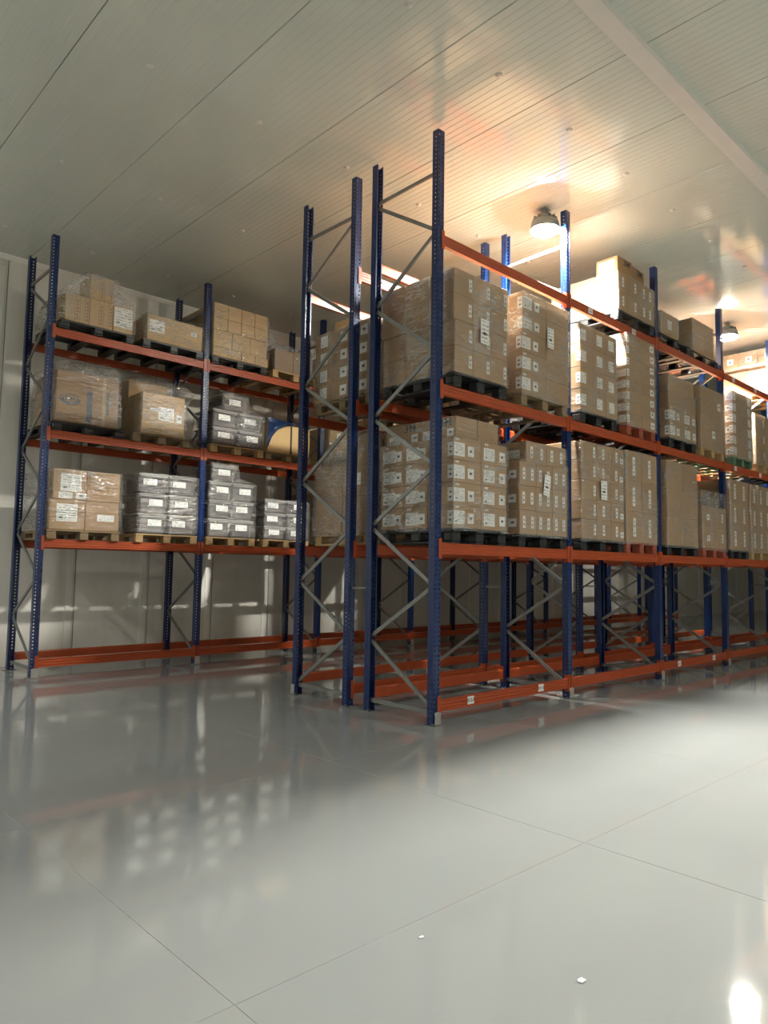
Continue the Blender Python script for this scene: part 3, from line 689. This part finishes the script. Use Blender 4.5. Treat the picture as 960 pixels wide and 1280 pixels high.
# end bay, lower shelf
z = WZ[1]+P2
d = wdesc('four cartons left in end bay, lower shelf')
pallet('wood_dark', -2.10, -1.02, YF, YF+1.15, WZ[1], 'dark wooden pallet under ' + d, P2)
for k, (a, b, zz, h, lab, nm) in enumerate(((-2.08, -1.56, 0, .45, 'LL', 'lower left'), (-1.56, -1.04, 0, .45, 'lr', 'lower right'), (-2.04, -1.56, .45, .45, 'LL', 'upper left'), (-1.56, -1.04, .45, .45, '-', 'upper right'))):
    c, dm = carton(a, b, YF+.01, YF+.6, z+zz, z+zz+h, f'{nm} carton of {d}', 'cartons of ' + d, 'kraft'); deco(c, 'f', dm, lab)
    if k == 2: stick(c, 'f', dm, .17, -.16, 'S', (.15, .09)); stick(c, 'f', dm, -.06, -.16, 'L', (.2, .09))
wrap(d, [(-2.085, -1.02, YF, YF+1.1, z+.016), (-2.085, -1.03, YF, YF+1.1, z+.9)], 'wrap', False, .012, 35)

# ------------------------------------------------------------------ plastic totes
def tote_mesh(w_, d_, h):
    bm = bmesh.new(); r = bmesh.ops.create_cube(bm, size=1)
    for v in bm.verts:
        k = 1.0 if v.co.z > 0 else .90
        v.co = Vector((v.co.x*w_*k, v.co.y*d_*k, (v.co.z+.5)*h))
    bmesh.ops.bevel(bm, geom=bm.edges[:], offset=.02, segments=2, affect='EDGES')
    me = bpy.data.meshes.new('tote_mesh'); bm.to_mesh(me); bm.free(); me.materials.append(M['tote']); return me
_tm = {}
def tote(x0, x1, z, h, label, grp, y=YF+.02, d_=.62, lab='L', lu=0):
    w_ = x1-x0-.012; k = (round(w_, 2), h, d_)
    if k not in _tm: _tm[k] = tote_mesh(w_, d_, h-.03)
    t = link('plastic_tote', _tm[k], loc=((x0+x1)/2, y+d_/2, z)); tag(t, label, 'storage box', grp)
    link('lid', cells([((0, 0, h-.018), (w_+.008, d_+.012, .020)), ((0, 0, h-.005), (w_-.06, d_-.06, .010))], 'tote_lid'), parent=t)
    link('contents', box(w_*.86, d_*.86, h*.74, 'contents', .02), parent=t, loc=(0, 0, h*.42))
    link('rim', cells([((0, -d_/2+.004, h-.045), (w_-.03, .022, .02))], 'tote_lid'), parent=t)
    if lab:
        o = link('shipping_label', quad(.23, .10, 'lines'), parent=t, loc=(lu, -d_/2*.97-.006, h*.56)); o.rotation_euler.x = -.03
    return t
def totes(short, x0, x1, li, n, rows, h, top=(), extra=0):
    d = wdesc(short); z = WZ[li]+P2
    pallet('wood', x0-.03, x1+.03, YF, YF+1.15, WZ[li], 'yellow wooden pallet under ' + d, P2)
    for r in range(rows):
        for i in range(n):
            wd = (x1-x0)/n; jx = random.uniform(-.006, .006)
            tote(x0+i*wd+jx, x0+(i+1)*wd+jx, z+r*h, h, f'{TIER[r]}-tier {("left", "right")[i] if n == 2 else "single"} grey tote of {d}', 'totes of ' + d, lu=random.choice((-.06, -.02, .04)))
    zz = z+rows*h
    for (a, b) in top:
        tote(a, b, zz, h*.92, f'top single grey tote of {d}', 'totes of ' + d, lab='L'); zz += h
    rg = [(x0, x1, YF, YF+.68, z+.016), (x0, x1, YF, YF+.68, z+rows*h)]
    if top: rg += [(top[0][0]-.01, top[0][1]+.05, YF+.01, YF+.68, z+rows*h+.08), (top[0][0], top[0][1], YF+.01, YF+.66, zz)]
    wrap(d, rg, 'wrap', True, .02, 40+x0)
totes('totes right in end bay, lower shelf', -.74, .28, 1, 2, 3, .325)
totes('totes left in second bay, lower shelf', .50, 1.42, 1, 2, 3, .32, ((.55, 1.04),))
totes('totes right in second bay, lower shelf', 1.64, 2.62, 1, 2, 3, .245)
totes('totes left in second bay, middle shelf', .53, 1.55, 2, 2, 2, .31, ((.72, 1.20),))
# second bay, top shelf
z = WZ[3]+P2
d = wdesc('yellow stack left in second bay, top shelf')
pallet('plastic', .46, 1.60, YF, YF+1.15, WZ[3], 'black plastic pallet under ' + d, P2)
load(d, .475, 1.58, YF, z, [(.16, 4, 2, ('-',), (), 'kraft_y', (0, .03, 0)), (.30, 3, 2, ('-',), (), 'kraft_y', O), (.22, 4, 2, ('-',), (), 'kraft_y', O), (.26, 4, 2, ('-',), (), 'kraft_y', O)])
wrap(d, [(.475, 1.61, YF-.004, YF+1.15, z+.016), (.475, 1.59, YF-.004, YF+1.15, z+.92)], 'wrap', False, .008, 36)
d = wdesc('low wrapped bundle right in second bay, top shelf')
pallet('wood', 1.72, 2.80, YF, YF+1.15, WZ[3], 'yellow wooden pallet under ' + d, P2)
for k, (a, b, h) in enumerate(((1.78, 2.2, .42), (2.2, 2.66, .46))):
    carton(a, b, YF+.03, YF+.6, z, z+h, f'{("left", "right")[k]} carton of {d}', 'cartons of ' + d, 'kraft_d')
wrap(d, [(1.74, 2.72, YF, YF+.66, z+.016), (1.76, 2.70, YF, YF+.66, z+.38), (1.78, 2.70, YF+.01, YF+.64, z+.5)], 'wrap_heavy', True, .05, 37)
c, dm = carton(1.78, 2.28, YF+.75, YF+1.13, z, z+.86, 'tall off-white carton behind the low wrapped bundle, top shelf, wall rack', 'white cartons', 'kraft_w')
# second bay, middle shelf: strapped crate under blue film
z = WZ[2]+P2
d = wdesc('strapped box right in second bay, middle shelf')
pallet('wood_dark', 1.62, 2.66, YF, YF+1.15, WZ[2], 'dark wooden pallet under ' + d, P2)
c, dm = carton(1.66, 2.62, YF+.01, YF+.9, z, z+.56, 'yellow kraft box with black straps right in second bay, middle shelf, wall rack', 'strapped boxes', 'kraft_y')
for u in (.04, .42): link('strap', box(.035, .006, dm[2]-.004, 'strap', .001), parent=c, loc=(u, -dm[1]/2-.004, 0))
link('edge_board', box(dm[0]+.02, .03, .03, 'strap', .003), parent=c, loc=(0, -dm[1]/2-.004, dm[2]/2))
bm = bmesh.new(); nu = 10; g = []
for k in range(7):
    rr = []
    for i in range(nu+1):
        u = i/nu; x = 1.62 + .62*u*(1-.75*(k/6)**1.2); zz = z+.62 - .03*u - .58*(k/6)*(1-u*.8) + noise.noise(Vector((u*4, k*.7, 3)))*.02
        rr.append(bm.verts.new((x-1.62, -.035 - .02*math.sin(k+u*5), zz-z)))
    g.append(rr)
for k in range(6):
    for i in range(nu): bm.faces.new((g[k][i], g[k][i+1], g[k+1][i+1], g[k+1][i]))
bmesh.ops.solidify(bm, geom=bm.faces[:], thickness=.003)
me = bpy.data.meshes.new('film_mesh'); bm.to_mesh(me); bm.free(); me.materials.append(M['wrap_blue'])
tag(link('blue_film', me, loc=(1.62, YF, z)), 'dark blue film draped over corner of the strapped box', 'plastic film')
# third and fourth bays of the wall rack, half hidden behind the double rack
WR = [('left in third bay, lower shelf', 1, 3.05, 4.0, .33, 3, 'kraft', 'qr'), ('right in third bay, lower shelf', 1, 4.25, 5.2, .40, 2, 'kraft', '-'), ('left in third bay, middle shelf', 2, 3.1, 4.0, .34, 2, 'kraft_y', 'q'),
      ('right in third bay, middle shelf', 2, 4.2, 5.2, .34, 3, 'kraft', '-'), ('left in third bay, top shelf', 3, 3.1, 4.1, .3, 2, 'kraft', '-'), ('left in fourth bay, lower shelf', 1, 5.7, 6.7, .4, 3, 'kraft_d', '-'),
      ('left in fourth bay, middle shelf', 2, 5.7, 6.7, .4, 2, 'kraft_d', '-'), ('left in fifth bay, lower shelf', 1, 8.3, 9.3, .4, 3, 'kraft', '-'), ('right in fourth bay, lower shelf', 1, 7.0, 7.9, .4, 2, 'kraft', '-'),
      ('right in fifth bay, lower shelf', 1, 9.5, 10.4, .5, 2, 'kraft', '-'), ('left in sixth bay, lower shelf', 1, 10.8, 11.8, .5, 2, 'kraft', '-')]  # fifth-bay stack here is added to stop lamp light reaching the wall
for i, (p, li, a, b, h, n, mt, cd) in enumerate(WR):
    stack(wdesc('stack ' + p), ('wood', 'plastic')[i % 2], a, b, li, T_(n, h, 2, 1, (cd,), mat=mt), zs=ZW, yf=YF, film='wrap' if i in (0, 2) else None, ph=P2, seed=50+i)

# ------------------------------------------------------------------ high-bay lamps
def high_bay(x, y, label, emit='emit'):
    r = empty('high_bay_lamp', (x, y, HC)); tag(r, label, 'ceiling lamp', 'round high-bay lamps on the ceiling')
    link('ceiling_plate', box(.16, .10, .012, 'lamp_body', .003), parent=r, loc=(0, 0, -.006))
    link('junction_box', box(.09, .07, .05, 'lamp_body', .008), parent=r, loc=(0, 0, -.037))
    link('hanger', cells([((-.075, 0, -.110), (.006, .035, .09)), ((.075, 0, -.110), (.006, .035, .09)), ((0, 0, -.065), (.156, .035, .006))], 'lamp_body'), parent=r)
    link('driver_housing', lathe([(.05, -.085), (.095, -.088), (.11, -.11), (.115, -.15)], 24, 'lamp_body'), parent=r)
    link('reflector_housing', lathe([(.10, -.15), (.15, -.155), (.185, -.18), (.203, -.296), (.197, -.297), (.165, -.24)], 32, 'lamp_body'), parent=r)
    for k in range(12):
        a = 2*math.pi*k/12; link('cooling_fin', box(.05, .004, .05, 'lamp_body', .001), parent=r, loc=(.14*math.cos(a), .14*math.sin(a), -.135), rot=(0, 0, a))
    link('diffuser_ring', lathe([(.165, -.294), (.173, -.294), (.170, -.320), (.163, -.320), (.165, -.294)], 32, 'ring' if emit == 'emit' else 'ring2', caps=False), parent=r)
    link('lens', lathe([(.155, -.2405), (.13, -.246), (.09, -.250), (.03, -.252)], 32, emit), parent=r)
    return r
high_bay(2.43, .238, 'lit round ceiling lamp beside the second upright of the front rack')
high_bay(8.74, .25, 'lit round ceiling lamp beside the fourth upright of the front rack')
for x, y, wd in ((-3.6, -7.0, 'behind the viewer'), (2.6, -7.4, 'to the right behind the viewer')):  # fill lamps added out of view to brighten the load fronts and floor
    high_bay(x, y, 'lit round ceiling lamp over the open floor ' + wd, 'emit2')
high_bay(-8.2, 4.2, 'lit round ceiling lamp over the open floor left of the racks', 'emit3')  # fill lamp added out of view to brighten the back wall
# scraps on the floor
def scrap(x, y, size, label, sd):
    r = random.Random(sd); bm = bmesh.new(); n = 5
    g = [[bm.verts.new(((i/n-.5)*size + r.uniform(-.15, .15)*size/n, (j/n-.5)*size*.7 + r.uniform(-.15, .15)*size/n, .002 + r.random()*size*.18)) for i in range(n+1)] for j in range(n+1)]
    for j in range(n):
        for i in range(n): bm.faces.new((g[j][i], g[j][i+1], g[j+1][i+1], g[j+1][i]))
    me = bpy.data.meshes.new('scrap_mesh'); bm.to_mesh(me); bm.free(); me.materials.append(M['paper'])
    tag(link('film_scrap', me, loc=(x, y, 0)), label, 'litter', 'scraps on the floor')
scrap(-3.04, -3.61, .035, 'larger crumpled white scrap on the glossy floor near the joint', 1)
scrap(-3.27, -2.95, .022, 'tiny white scrap on the glossy floor beside the joint', 2)
